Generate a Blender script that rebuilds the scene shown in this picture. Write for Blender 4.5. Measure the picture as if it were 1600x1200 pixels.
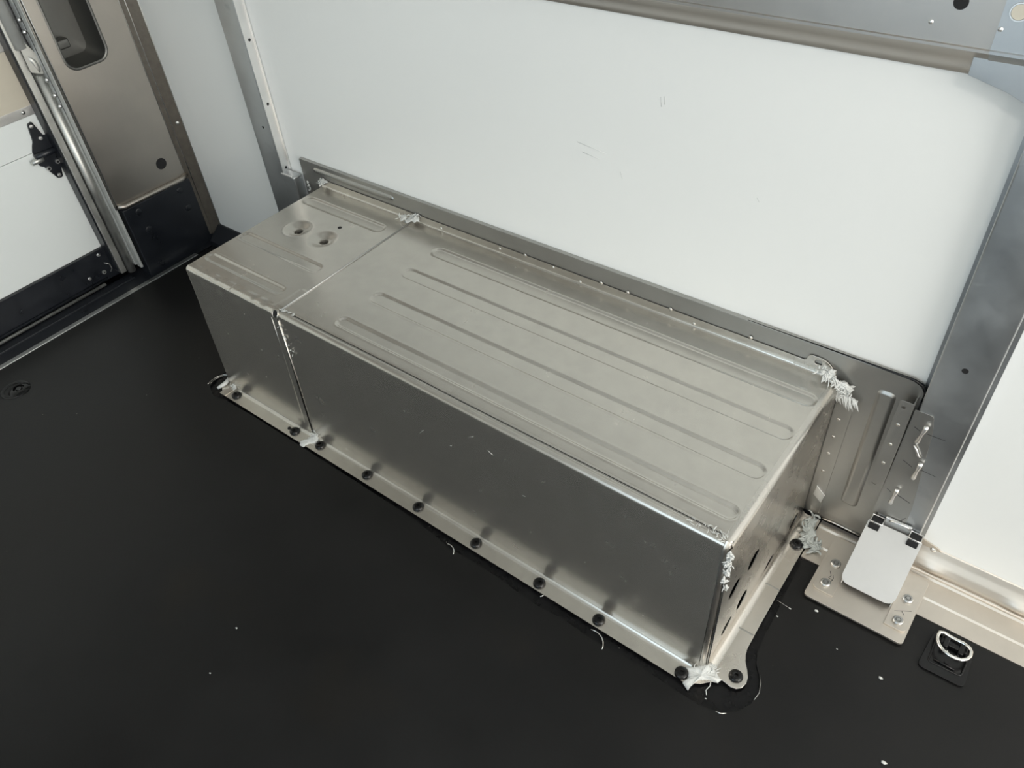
import bpy, bmesh, math, random
from mathutils import Vector, Matrix, Euler
from mathutils.noise import noise as pnoise

for o in list(bpy.data.objects):
    bpy.data.objects.remove(o, do_unlink=True)
SC = bpy.context.scene
COL = SC.collection
PI = math.pi

# ------------------------------------------------------------------ camera
cd = bpy.data.cameras.new('camera')
cam = bpy.data.objects.new('camera', cd); COL.objects.link(cam)
cd.sensor_width = 36.0; cd.lens = 1231.14 / 1600 * 36; cd.clip_start = 0.01
cam.location = (1.36695, -1.08253, 1.17698)
cam.rotation_euler = (0.820116, 0.0680971, 0.6556404)
SC.camera = cam

# ------------------------------------------------------------------ world, lamps, exposure
w = bpy.data.worlds.new('world'); SC.world = w; w.use_nodes = True
bg = w.node_tree.nodes['Background']
bg.inputs[0].default_value = (0.9, 0.95, 1.0, 1); bg.inputs[1].default_value = 0.25

def area(name, loc, rot, sx, sy, power, col):
    l = bpy.data.lights.new(name, 'AREA'); l.shape = 'RECTANGLE'
    l.size = sx; l.size_y = sy; l.energy = power; l.color = col
    o = bpy.data.objects.new(name, l); COL.objects.link(o)
    o.location = loc; o.rotation_euler = rot
    return o
# translucent roof daylight, the open doorway ahead of the load floor, a small lamp on the roof bow
area('roof_daylight', (2.35, -1.15, 2.06), (0, 0, 0), 1.4, 1.3, 9, (1.0, 0.93, 0.84))
area('doorway_daylight', (3.3, -.95, 1.10), (0, math.radians(90), 0), 1.8, 1.5, 49, (1.0, 0.97, 0.925))
area('cool_side_fill', (.9, -2.25, 1.05), (math.radians(90), 0, 0), 1.0, 1.5, 10, (0.62, 0.82, 1.0))  # added cool fill light on the unseen side, to tint the box front blue
area('roof_lamp', (1.95, -1.35, 2.0), (0, 0, 0), 0.05, 0.05, 3, (1.0, 0.93, 0.85))
area('roof_lamp', (2.10, -1.35, 2.0), (0, 0, 0), 0.05, 0.05, 3, (1.0, 0.93, 0.85))

SC.view_settings.view_transform = 'Standard'
try: SC.view_settings.look = 'None'
except Exception: pass
SC.view_settings.exposure = -0.05
SC.view_settings.gamma = 1.0
SC.view_settings.use_curve_mapping = False

# ------------------------------------------------------------------ materials
def mat(name, col, rough=.5, metal=0., nscale=8, cvar=0., rvar=0., bump=0., bscale=40, coat=0.,
        spec=.5, stretch=(1, 1, 1), speck=None, dirt=None, haze=0.):
    m = bpy.data.materials.new(name); m.use_nodes = True
    nt = m.node_tree; N = nt.nodes; L = nt.links
    b = N['Principled BSDF']
    b.inputs['Base Color'].default_value = (*col, 1)
    b.inputs['Roughness'].default_value = rough
    b.inputs['Metallic'].default_value = metal
    b.inputs['Coat Weight'].default_value = coat
    b.inputs['Specular IOR Level'].default_value = spec
    geo = N.new('ShaderNodeNewGeometry')
    mp = N.new('ShaderNodeMapping'); mp.inputs['Scale'].default_value = stretch
    L.new(geo.outputs['Position'], mp.inputs['Vector'])
    nz = N.new('ShaderNodeTexNoise'); nz.inputs['Scale'].default_value = nscale
    nz.inputs['Detail'].default_value = 6; nz.inputs['Roughness'].default_value = .62
    L.new(mp.outputs[0], nz.inputs['Vector'])
    colout = None
    if cvar:
        mr = N.new('ShaderNodeMapRange'); mr.inputs[1].default_value = .3; mr.inputs[2].default_value = .7
        mr.inputs[3].default_value = 1 - cvar; mr.inputs[4].default_value = 1 + cvar
        L.new(nz.outputs['Fac'], mr.inputs[0])
        mx = N.new('ShaderNodeVectorMath'); mx.operation = 'SCALE'
        mx.inputs[0].default_value = col; L.new(mr.outputs[0], mx.inputs['Scale'])
        colout = mx.outputs[0]
    if dirt:                       # dirt = (colour, scale, threshold)
        n2 = N.new('ShaderNodeTexNoise'); n2.inputs['Scale'].default_value = dirt[1]
        n2.inputs['Detail'].default_value = 5
        L.new(geo.outputs['Position'], n2.inputs['Vector'])
        r2 = N.new('ShaderNodeMapRange'); r2.inputs[1].default_value = dirt[2]; r2.inputs[2].default_value = dirt[2] + .12
        L.new(n2.outputs['Fac'], r2.inputs[0])
        mm = N.new('ShaderNodeMix'); mm.data_type = 'RGBA'
        L.new(r2.outputs[0], mm.inputs[0])
        if colout: L.new(colout, mm.inputs[6])
        else: mm.inputs[6].default_value = (*col, 1)
        mm.inputs[7].default_value = (*dirt[0], 1)
        colout = mm.outputs[2]
    if speck:                      # speck = (colour, scale, radius)
        v = N.new('ShaderNodeTexVoronoi'); v.inputs['Scale'].default_value = speck[1]
        L.new(geo.outputs['Position'], v.inputs['Vector'])
        r3 = N.new('ShaderNodeMapRange'); r3.inputs[1].default_value = speck[2]; r3.inputs[2].default_value = speck[2] * .6
        L.new(v.outputs['Distance'], r3.inputs[0])
        m3 = N.new('ShaderNodeMix'); m3.data_type = 'RGBA'
        L.new(r3.outputs[0], m3.inputs[0])
        if colout: L.new(colout, m3.inputs[6])
        else: m3.inputs[6].default_value = (*col, 1)
        m3.inputs[7].default_value = (*speck[0], 1)
        colout = m3.outputs[2]
    if colout: L.new(colout, b.inputs['Base Color'])
    if rvar:
        mr = N.new('ShaderNodeMapRange'); mr.inputs[1].default_value = .3; mr.inputs[2].default_value = .7
        mr.inputs[3].default_value = max(.02, rough - rvar); mr.inputs[4].default_value = rough + rvar
        L.new(nz.outputs['Fac'], mr.inputs[0]); L.new(mr.outputs[0], b.inputs['Roughness'])
    if bump:
        nb = N.new('ShaderNodeTexNoise'); nb.inputs['Scale'].default_value = bscale; nb.inputs['Detail'].default_value = 3
        L.new(mp.outputs[0], nb.inputs['Vector'])
        bp = N.new('ShaderNodeBump'); bp.inputs['Strength'].default_value = bump; bp.inputs['Distance'].default_value = .002
        L.new(nb.outputs['Fac'], bp.inputs['Height']); L.new(bp.outputs[0], b.inputs['Normal'])
    if haze:                       # oxide film: a second, very rough lobe
        h = N.new('ShaderNodeBsdfPrincipled'); h.inputs['Metallic'].default_value = metal
        h.inputs['Base Color'].default_value = (*col, 1); h.inputs['Roughness'].default_value = .78
        mixs = N.new('ShaderNodeMixShader'); mixs.inputs[0].default_value = haze
        L.new(b.outputs[0], mixs.inputs[1]); L.new(h.outputs[0], mixs.inputs[2])
        L.new(mixs.outputs[0], N['Material Output'].inputs['Surface'])
    return m

M = {}
M['white'] = mat('white_panel', (.80, .81, .79), .32, nscale=1.5, cvar=.004, rvar=.02, bump=.03, bscale=4)
M['door'] = mat('door_paint', (.80, .83, .81), .35, nscale=3, cvar=.02)
M['alu'] = mat('mill_aluminium', (.625, .60, .55), .25, 1, nscale=30, cvar=.06, rvar=.025, bump=.05, bscale=11, haze=.20)
M['railmetal'] = mat('tan_rail_aluminium', (.64, .595, .535), .44, 1, nscale=12, cvar=.05, rvar=.04, bump=.04, bscale=7)
M['alu2'] = mat('smooth_aluminium', (.66, .63, .58), .28, 1, nscale=12, cvar=.05, rvar=.05, bump=.05, bscale=7)
M['galv'] = mat('grey_steel_sheet', (.43, .425, .405), .38, 1, nscale=12, cvar=.06, rvar=.05, bump=.06, bscale=10, haze=.15)
M['post'] = mat('post_steel', (.50, .52, .53), .42, 1, nscale=9, cvar=.09, rvar=.07, bump=.06, bscale=14,
                dirt=((.40, .42, .44), 20, .66))
M['cast'] = mat('bright_aluminium', (.80, .80, .79), .36, 1, nscale=15, cvar=.05, rvar=.06, bump=.05)
M['rail'] = mat('rail_steel', (.50, .475, .445), .42, 1, nscale=9, cvar=.06, rvar=.06, bump=.05, bscale=20)
M['warm'] = mat('stainless_pillar', (.46, .43, .39), .40, 1, nscale=5, cvar=.07, rvar=.05, bump=.06, bscale=12)
M['brown'] = mat('brown_edge_trim', (.17, .148, .122), .45, .9, nscale=60, cvar=.15)
M['zinc'] = mat('zinc_tube', (.60, .60, .57), .48, 1, nscale=30, cvar=.10, rvar=.08)
M['board'] = mat('pale_plate', (.62, .57, .47), .5, .3, nscale=10, cvar=.04)
M['black'] = mat('black_paint', (.012, .014, .018), .35, nscale=20, cvar=.2, rvar=.1)
M['plastic'] = mat('black_plastic', (.004, .004, .0045), .25, nscale=20, cvar=.2, spec=.35)
M['void'] = mat('dark_cavity', (.006, .006, .007), .8)
M['bolt'] = mat('black_oxide_bolt', (.004, .004, .004), .14, nscale=20, cvar=.1, spec=.35)
M['mat'] = mat('black_floor_sheet', (.0078, .0078, .0076), .38, nscale=4, cvar=.25, rvar=.07, bump=.10, bscale=300,
               spec=.25, speck=((.16, .15, .13), 14, .018), dirt=((.010, .009, .0075), 3, .60))
M['under'] = mat('underfloor', (.004, .004, .0045), .30, spec=.25, nscale=40, cvar=.4, rvar=.15, bump=.3, bscale=90,
                 speck=((.25, .24, .22), 60, .05))
M['seal'] = mat('white_sealant', (.56, .57, .55), .45, nscale=80, cvar=.06, bump=.2, bscale=200)
M['steelbolt'] = mat('grey_bolt', (.42, .42, .41), .32, 1, nscale=80, cvar=.15)
M['chrome'] = mat('chrome', (.78, .77, .74), .18, 1)
M['ink'] = mat('black_ink', (.02, .02, .025), .6)
M['sill'] = mat('sill_aluminium', (.55, .56, .55), .35, 1, nscale=25, cvar=.08)
M['tubepaint'] = mat('weathered_tube', (.50, .51, .49), .42, .25, nscale=30, cvar=.08)
M['shoe'] = mat('satin_aluminium', (.50, .505, .50), .52, 1, nscale=15, cvar=.05, rvar=.05, bump=.05)
M['pocket'] = mat('shaded_pocket_steel', (.17, .17, .16), .42, .9, nscale=10, cvar=.08)  # pillar steel darkened: shade inside the recess is put into this colour
M['greyseal'] = mat('grey_sealant', (.36, .385, .37), .45, nscale=80, cvar=.06, bump=.2, bscale=200)
M['ceil'] = mat('roof_sheet', (.78, .79, .78), .6)

# ------------------------------------------------------------------ helpers
def link(name, bm, m, parent=None, smooth=False, label=None, bevel=0., bseg=2, solid=0.):
    me = bpy.data.meshes.new(name)
    bmesh.ops.recalc_face_normals(bm, faces=bm.faces) if not solid else None
    bm.to_mesh(me); bm.free()
    o = bpy.data.objects.new(name, me); COL.objects.link(o)
    me.materials.append(M[m] if isinstance(m, str) else m)
    if smooth:
        for p in me.polygons: p.use_smooth = True
    if solid:
        s = o.modifiers.new('solid', 'SOLIDIFY'); s.thickness = solid; s.offset = -1
    if bevel:
        b = o.modifiers.new('bevel', 'BEVEL'); b.width = bevel; b.segments = bseg
        b.limit_method = 'ANGLE'; b.angle_limit = math.radians(35)
        for p in me.polygons: p.use_smooth = True
        n = o.modifiers.new('wn', 'WEIGHTED_NORMAL'); n.keep_sharp = True
    if parent is not None: o.parent = parent
    if label: o['label'] = label
    return o

def thing(name, label, cat, loc=(0, 0, 0), group=None):
    o = bpy.data.objects.new(name, None); COL.objects.link(o)
    o.location = loc; o['label'] = label; o['category'] = cat
    if group: o['group'] = group
    o.empty_display_size = .05
    return o
def rehome(root):
    """children were built in world space; put the empty at the base and keep them in place"""
    for c in root.children:
        c.matrix_parent_inverse = Matrix.Translation(-root.location)
def tag(o, label, cat, group=None):
    o['label'] = label; o['category'] = cat
    if group: o['group'] = group
    return o
def struct(o, label=None):
    o['kind'] = 'structure'
    if label: o['label'] = label
    return o

def add_box(bm, x0, x1, y0, y1, z0, z1):
    v = [bm.verts.new(p) for p in ((x0, y0, z0), (x1, y0, z0), (x1, y1, z0), (x0, y1, z0),
                                   (x0, y0, z1), (x1, y0, z1), (x1, y1, z1), (x0, y1, z1))]
    for f in ((3, 2, 1, 0), (4, 5, 6, 7), (0, 1, 5, 4), (1, 2, 6, 5), (2, 3, 7, 6), (3, 0, 4, 7)):
        bm.faces.new([v[i] for i in f])
    return v
def box(name, m, x0, x1, y0, y1, z0, z1, parent=None, bevel=.0008, label=None):
    bm = bmesh.new(); add_box(bm, x0, x1, y0, y1, z0, z1)
    return link(name, bm, m, parent, bevel=bevel, label=label)

def basis(axis):
    a = Vector(axis).normalized()
    u = a.orthogonal().normalized(); v = a.cross(u)
    return a, u, v
def add_lathe(bm, prof, origin, axis=(0, 0, 1), n=24, sides=None):
    a, u, v = basis(axis); O = Vector(origin); rings = []
    for r, h in prof:
        if r < 1e-6: rings.append([bm.verts.new(O + a * h)])
        else:
            rings.append([bm.verts.new(O + a * h + (u * math.cos(2 * PI * i / n) + v * math.sin(2 * PI * i / n)) * r) for i in range(n)])
    for A, B in zip(rings, rings[1:]):
        for i in range(n):
            j = (i + 1) % n
            if len(A) == 1 and len(B) == 1: continue
            if len(A) == 1: bm.faces.new((A[0], B[j], B[i]))
            elif len(B) == 1: bm.faces.new((A[i], A[j], B[0]))
            else: bm.faces.new((A[i], A[j], B[j], B[i]))
def lathe(name, m, prof, origin, axis=(0, 0, 1), n=24, parent=None, label=None, smooth=True):
    bm = bmesh.new(); add_lathe(bm, prof, origin, axis, n)
    o = link(name, bm, m, parent, smooth=smooth, label=label)
    if smooth:
        o.data.shade_smooth() if False else None
        e = o.modifiers.new('es', 'EDGE_SPLIT'); e.split_angle = math.radians(40)
    return o
def add_tube(bm, pts, rad, n=8, closed=False):
    pts = [Vector(p) for p in pts]; k = len(pts); rings = []
    if not isinstance(rad, (list, tuple)): rad = [rad] * k
    prev = None
    for i, p in enumerate(pts):
        if closed: t = pts[(i + 1) % k] - pts[i - 1]
        else: t = pts[min(i + 1, k - 1)] - pts[max(i - 1, 0)]
        if t.length < 1e-9: t = Vector((0, 0, 1))
        t.normalize()
        u = t.orthogonal().normalized() if prev is None else (prev - t * prev.dot(t))
        if u.length < 1e-6: u = t.orthogonal()
        u.normalize(); prev = u; v = t.cross(u)
        rings.append([bm.verts.new(p + (u * math.cos(2 * PI * j / n) + v * math.sin(2 * PI * j / n)) * rad[i]) for j in range(n)])
    for i in range(k if closed else k - 1):
        A = rings[i]; B = rings[(i + 1) % k]
        for j in range(n):
            l = (j + 1) % n
            bm.faces.new((A[j], A[l], B[l], B[j]))
    if not closed:
        bm.faces.new(list(reversed(rings[0]))); bm.faces.new(rings[-1])
def tube(name, m, pts, rad, parent=None, n=10, closed=False, label=None):
    bm = bmesh.new(); add_tube(bm, pts, rad, n, closed)
    return link(name, bm, m, parent, smooth=True, label=label)

def circle(cx, cy, r, n=24, ry=None, rot=0):
    ry = ry or r
    out = []
    for i in range(n):
        a = 2 * PI * i / n; x = r * math.cos(a); y = ry * math.sin(a)
        out.append((cx + x * math.cos(rot) - y * math.sin(rot), cy + x * math.sin(rot) + y * math.cos(rot)))
    return out
def rrect(x0, x1, y0, y1, r, n=6):
    out = []
    for cx, cy, a0 in ((x1 - r, y1 - r, 0), (x0 + r, y1 - r, 90), (x0 + r, y0 + r, 180), (x1 - r, y0 + r, 270)):
        for i in range(n + 1):
            a = math.radians(a0 + 90 * i / n); out.append((cx + r * math.cos(a), cy + r * math.sin(a)))
    return out
def round_poly(pts, rads, n=6):
    """round the corners of a polygon"""
    out = []; k = len(pts)
    for i, p in enumerate(pts):
        r = rads[i] if isinstance(rads, (list, tuple)) else rads
        P = Vector(p).to_2d() if len(p) == 2 else Vector(p)
        P = Vector((p[0], p[1])); A = Vector(pts[i - 1]); B = Vector(pts[(i + 1) % k])
        if r <= 0: out.append((P.x, P.y)); continue
        a = (A - P); b = (B - P); d = min(r, a.length * .49, b.length * .49)
        a.normalize(); b.normalize(); s = P + a * d; e = P + b * d
        for j in range(n + 1):
            t = j / n; q = s * (1 - t) ** 2 + P * 2 * t * (1 - t) + e * t * t; out.append((q.x, q.y))
    return out
def add_plate(bm, outer, holes, f, n, th):
    """flat sheet: outline and holes in 2D, f maps (u,v) to 3D, n unit normal, th thickness (back side at -n*th)"""
    n = Vector(n)
    edges = []
    loops = [outer] + list(holes)
    tops = []
    for lp in loops:
        vs = [bm.verts.new(f(u, v)) for u, v in lp]
        tops.append(vs)
        for i in range(len(vs)): edges.append(bm.edges.new((vs[i], vs[(i + 1) % len(vs)])))
    r = bmesh.ops.triangle_fill(bm, use_beauty=True, use_dissolve=False, edges=edges, normal=n)
    faces = [g for g in r['geom'] if isinstance(g, bmesh.types.BMFace)]
    vmap = {}
    for vs in tops:
        for v in vs: vmap[v] = bm.verts.new(v.co - n * th)
    for fc in faces:
        bm.faces.new([vmap[v] for v in reversed(fc.verts)])
    for vs in tops:
        for i in range(len(vs)):
            a, b = vs[i], vs[(i + 1) % len(vs)]
            bm.faces.new((a, b, vmap[b], vmap[a]))
def plate(name, m, outer, holes, f, n, th, parent=None, bevel=0., label=None):
    bm = bmesh.new(); add_plate(bm, outer, holes, f, n, th)
    o = link(name, bm, m, parent, bevel=bevel, label=label)
    return o
def onz(z): return lambda u, v: Vector((u, v, z))
def ony(y): return lambda u, v: Vector((u, y, v))       # (x, z)
def onx(x): return lambda u, v: Vector((x, u, v))       # (y, z)

def extrude(name, m, prof, axis, a0, a1, parent=None, bevel=0., closed=True, label=None, thick=0., smooth=False):
    """profile extruded along an axis; axis 'x': profile (y,z); 'z': profile (x,y); 'y': (x,z)"""
    bm = bmesh.new()
    def P(p, a):
        return {'x': (a, p[0], p[1]), 'y': (p[0], a, p[1]), 'z': (p[0], p[1], a)}[axis]
    A = [bm.verts.new(P(p, a0)) for p in prof]; B = [bm.verts.new(P(p, a1)) for p in prof]
    k = len(prof)
    for i in range(k if closed else k - 1):
        j = (i + 1) % k; bm.faces.new((A[i], A[j], B[j], B[i]))
    if closed:
        bm.faces.new(list(reversed(A))); bm.faces.new(B)
    return link(name, bm, m, parent, bevel=bevel, label=label, solid=thick, smooth=smooth)

def arc(cx, cy, r, a0, a1, n=6):
    return [(cx + r * math.cos(math.radians(a0 + (a1 - a0) * i / n)), cy + r * math.sin(math.radians(a0 + (a1 - a0) * i / n))) for i in range(n + 1)]

# ------------------------------------------------------------------ the setting
WY = -0.095                         # face of the white side wall
# side wall (white lining), bottom edge stands on the curb rail
box('wall_back', 'white', -.56, 3.3, WY, -.06, .03, 2.08, bevel=0); struct(bpy.data.objects['wall_back'], 'glossy white side wall lining')
M['scuff'] = mat('grey_scuff', (.60, .61, .60), .5)
for pts in ([(.836, .694), (.838, .680)], [(.842, .696), (.843, .684)], [(.700, .575), (.735, .570)], [(.69, .590), (.745, .583)], [(.772, .560), (.776, .548)], [(1.0, .58), (1.004, .574)]):
    tube('scuff', 'scuff', [(a, WY - .0001, b) for a, b in pts], .0004, bpy.data.objects['wall_back'], 4)
# floor sheet with the cut-out around the wheel box, and the dark underfloor below
cut = [(-.012, -.10), (-.030, -.44), (-.049, -.462), (-.052, -.490), (-.040, -.515), (-.008, -.530), (.03, -.524),
       (.131, -.5205), (.28, -.5215), (.453, -.523), (.591, -.5245), (.66, -.530), (.702, -.5365), (.76, -.533), (.817, -.534), (.86, -.5375),
       (.903, -.5385), (.95, -.534), (1.003, -.5375), (1.04, -.535), (1.085, -.532), (1.154, -.534), (1.198, -.5345), (1.231, -.526), (1.250, -.509),
       (1.261, -.488), (1.262, -.463), (1.253, -.441), (1.240, -.425), (1.233, -.405), (1.230, -.378), (1.2285, -.323),
       (1.225, -.287), (1.222, -.21), (1.222, -.203), (1.31, -.2005), (3.3, -.2005), (3.3, -.10)]
cut = [c for c in cut]
outer = [(-.525, -2.3), (3.3, -2.3), (3.3, -.2005)] + [(1.31, -.2005), (1.222, -.203)] + list(reversed(cut[:33])) + [(-.525, -.10)]
fl = plate('floor', 'mat', outer, [], onz(0), (0, 0, 1), .004); struct(fl, 'black floor sheet cut out around the wheel box')
box('floor', 'under', -.70, 3.3, -2.3, -.06, -.03, -.0045, bevel=0); struct(bpy.data.objects['floor.001'], 'dark underfloor showing in the cut-out')
box('ceiling', 'ceil', -.7, 3.35, -2.35, -.05, 2.08, 2.10, bevel=0); struct(bpy.data.objects['ceiling'])
box('wall_front', 'ceil', 3.32, 3.35, -2.35, -.05, -.03, 2.08, bevel=0); struct(bpy.data.objects['wall_front'])
box('wall_opposite', 'white', -.7, 3.35, -2.36, -2.30, -.03, 2.08, bevel=0); struct(bpy.data.objects['wall_opposite'])
box('wall_left', 'warm', -.74, -.70, -2.35, -.05, -.03, 2.08, bevel=0); struct(bpy.data.objects['wall_left'])
# dark curb at the foot of the side wall, left of the wheel box
extrude('baseboard_back', 'black', [(-.14, -.004), (-.14, .012), (-.10, .045), (-.09, .045), (-.09, -.004)], 'x', -.54, -.012, bevel=.001)
struct(bpy.data.objects['baseboard_back'], 'black curb under the white wall at the rear corner')

# curb rail on the right: flat strip, folded lips and a sloping bead up to the wall
prof = [(-.2000, -.004), (-.2000, .0015), (-.166, .0015), (-.1635, .0045), (-.1605, .0045), (-.159, .001),
        (-.124, .000), (-.1215, .0035), (-.1185, .0035), (-.117, .000)] + \
       [(-.1135, .003), (-.1125, .012), (-.108, .024), (-.101, .036), (-.0962, .047), (-.092, .047)]
def smooth_sheet(name, m, prof, x0, x1, xs, disp, parent=None, thick=0, label=None, flip=False):
    """sheet swept along x: prof (y,z); disp(x, s, y, z) moves a vertex along the local normal"""
    bm = bmesh.new(); k = len(prof); nor = []
    s = [0]
    for a, b in zip(prof, prof[1:]): s.append(s[-1] + math.hypot(b[0] - a[0], b[1] - a[1]))
    for i in range(k):
        a = prof[max(i - 1, 0)]; b = prof[min(i + 1, k - 1)]
        d = Vector((b[0] - a[0], b[1] - a[1])).normalized(); nor.append((-d.y, d.x))
    rows = []
    for i, (y, z) in enumerate(prof):
        row = []
        for x in xs:
            h = disp(x, s[i], y, z) if disp else 0
            row.append(bm.verts.new((x, y + nor[i][0] * h, z + nor[i][1] * h)))
        rows.append(row)
    for i in range(k - 1):
        for j in range(len(xs) - 1):
            bm.faces.new((rows[i][j], rows[i][j + 1], rows[i + 1][j + 1], rows[i + 1][j]))
    return bm
def frange(a, b, st):
    n = max(1, int(round((b - a) / st))); return [a + (b - a) * i / n for i in range(n + 1)]
def densify(prof, st):
    out = [prof[0]]
    for a, b in zip(prof, prof[1:]):
        n = max(1, int(math.ceil(math.hypot(b[0] - a[0], b[1] - a[1]) / st)))
        for i in range(1, n + 1): out.append((a[0] + (b[0] - a[0]) * i / n, a[1] + (b[1] - a[1]) * i / n))
    return out
def railbump(x, s, y, z):
    h = 0
    if z > .004 and y > -.118:
        for cx in (1.405, 1.535, 1.665, 1.80, 1.94, 2.08):
            d = ((x - cx) / .020) ** 2 + ((z - .014) / .010) ** 2
            h += .004 * math.exp(-d * 1.3)
    return h
strip_prof = prof[:10] + [(-.1045, -.001)]; bead_prof = prof[9:]
bm = smooth_sheet('curb_rail', 'galv', strip_prof, 0, 0, [1.217, 1.31, 2.2, 3.3], None)
rail_o = link('curb_rail', bm, 'railmetal', smooth=True)
tag(rail_o, 'low folded aluminium rail along the floor under the white wall, right of the post foot', 'rail')
e = rail_o.modifiers.new('es', 'EDGE_SPLIT'); e.split_angle = math.radians(50)
bm = smooth_sheet('bead', 'alu2', densify(bead_prof, .003), 0, 0, frange(1.297, 3.3, .006), railbump)
link('bead', bm, 'railmetal', rail_o, smooth=True, label='sloping bead with pressed bumps')
# raised tab of the rail beside the post
plate('tab', 'railmetal', round_poly([(1.365, .02), (1.430, .02), (1.412, .034), (1.402, .050), (1.365, .060)], [0, .01, .01, .012, .0]), [],
      ony(-.0975), (0, -1, 0), .002, rail_o, bevel=.0006)
lathe('rivet', 'chrome', [(0, .0022), (.003, .0018), (.005, 0)], (1.392, -.0975, .042), (0, -1, 0), 16, rail_o)

# ------------------------------------------------------------------ wheel box
H = .32
wb = thing('wheel_box', 'long rectangular aluminium wheel housing box bolted to the black floor against the white wall', 'wheel box', (.6, -.3, 0))
def stadium(x, y, x0, x1, yc, hw):
    cx = min(max(x, x0 + hw), x1 - hw); return math.hypot(x - cx, y - yc) - hw
def ramp(t):
    t = min(1, max(0, t)); return t * t * (3 - 2 * t)
RIBS = [(.392, 1.168, -.168, .0150), (.391, 1.167, -.2515, .0150), (.396, 1.165, -.3405, .0150), (.394, 1.166, -.4260, .0125)]
RIBS2 = [(.008, .252, -.1655, .0145), (.004, .247, -.337, .0135), (.006, .240, -.425, .0115)]
def ribh(x, y, ribs, depth):
    h = 0
    for x0, x1, yc, hw in ribs:
        d = stadium(x, y, x0, x1, yc, hw)
        # a pressed channel: a fine crest round the border, then a step down
        h -= depth * ramp((.0005 - d) / .0035)
        h += .0003 * math.exp(-((d - .0022) / .0014) ** 2)
    return h
def topdisp(x, s, y, z):
    h = 0
    if z > .315 and y > -.468 and y < -.115:
        h += ribh(x, y, RIBS, .0025)
        if x > .30 and x < 1.172: h -= .0024 * math.exp(-((y + .4625) / .0011) ** 2)
        h += .0007 * pnoise(Vector((x * 5, y * 9, 1.3)))
        # dull saw bend along the rear part of the lid
        h += -.0009 * math.exp(-((y + .145) / .02) ** 2) * ramp((x - .65) / .3)
    elif z < .315 and z > .02 and y < -.4:
        h += .0009 * pnoise(Vector((x * 4, z * 8, 4.1)))
    return h
def boxprof(r=.008, zc=H, upto=.338):
    p = [(-.517, .0025), (-.4945, .0025)] + arc(-.4945, .0115, .009, -90, -8, 6)[1:]
    p += arc(-.4775 + r, zc - r, r, 180, 90, 8)
    p += [(-.1107, zc)] + arc(-.1107, zc + .005, .005, -90, 0, 6)[1:] + [(-.1057, upto)]
    return p
prof_main = densify(boxprof(), .0022)
# front face needs no density: thin it out
prof_main = [p for i, p in enumerate(prof_main) if not (-.49 < p[0] < -.4765 and .02 < p[1] < .305 and i % 6)]
xs = frange(.2825, .38, .006) + frange(.382, .42, .0018) + frange(.43, 1.13, .010) + frange(1.132, 1.1715, .0018)
bm = smooth_sheet('m', 'alu', prof_main, 0, 0, xs, topdisp)
main = link('main_panel', bm, 'alu', wb, smooth=True)
# rear section
def enddisp(x, s, y, z):
    h = 0
    if z > .315 and -.466 < y < -.115:
        h += ribh(x, y, RIBS2, .0023) + .0006 * pnoise(Vector((x * 6, y * 8, 7.7)))
        for cx, cy in ((.090, -.258), (.168, -.257)):
            d = math.hypot(x - cx, y - cy)
            h -= .0075 * ramp((.034 - d) / .026)
    if y < -.46 and z > .30:
        h += .0016 * pnoise(Vector((x * 55, 2.2, .1))) + .0022 * math.exp(-((x - .135) / .010) ** 2) * pnoise(Vector((x * 240, 1, 0)))
    if y < -.4 and .02 < z < .30: h += .0010 * pnoise(Vector((x * 6, z * 9, 9.1)))
    # joggle where the main section laps over
    if x > .262 and y < -.40 and z > .012: h += .0014 * ramp((x - .262) / .004)
    return h
prof_end = densify(boxprof(.009), .0026)
prof_end = [p for i, p in enumerate(prof_end) if not (-.49 < p[0] < -.4765 and .02 < p[1] < .300 and i % 5)]
xs = frange(0.0, .282, .0024)
bm = smooth_sheet('m', 'alu', prof_end, 0, 0, xs, enddisp)
kill = []
for f in bm.faces:
    c = f.calc_center_median()
    if c.z > .30 and c.y > -.46:
        for cx, cy, r in ((.090, -.258, .0105), (.168, -.257, .0105), (.166, -.208, .0042)):
            if math.hypot(c.x - cx, c.y - cy) < r: kill.append(f)
bmesh.ops.delete(bm, geom=kill, context='FACES')
endp = link('end_panel', bm, 'alu', wb, smooth=True)
for cx, cy in ((.090, -.258), (.168, -.257)):
    lathe('punched_hole', 'alu', [(.0135, -.0071), (.0115, -.0074), (.0095, -.0082), (.0090, -.012), (.0088, -.020)], (cx, cy, H), (0, 0, 1), 28, endp)
bm = bmesh.new(); add_lathe(bm, [(0, .0006), (.0044, .0006), (.0046, -.004)], (.166, -.208, H), n=20)
link('punched_hole', bm, 'void', endp, label='small black hole')
# raised lap seam between the two sections (top and front)
bm = bmesh.new()
add_tube(bm, [(.2825, -.466, .3208), (.2825, -.30, .3212), (.2825, -.116, .3208)], .0014, 8)
link('lap_seam', bm, 'shoe', wb, smooth=True, label='bright raised lap seam across the lid')
bm = bmesh.new()
add_tube(bm, [(.284, -.4788, .305), (.285, -.4815, .16), (.287, -.4850, .015)], .0013, 8)
add_tube(bm, [(.2645, -.4785, .305), (.2655, -.4812, .16), (.2675, -.4845, .02)], .0008, 8)
link('lap_seam', bm, 'alu2', wb, smooth=True)
tube('hem_gap', 'void', [(.312, -.4635, .3203), (.60, -.4632, .3203), (.72, -.4640, .3203), (1.0, -.4633, .3203), (1.162, -.4636, .3203)], .0007, wb, 6, label='thin dark hem line along the front edge of the lid')
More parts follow.
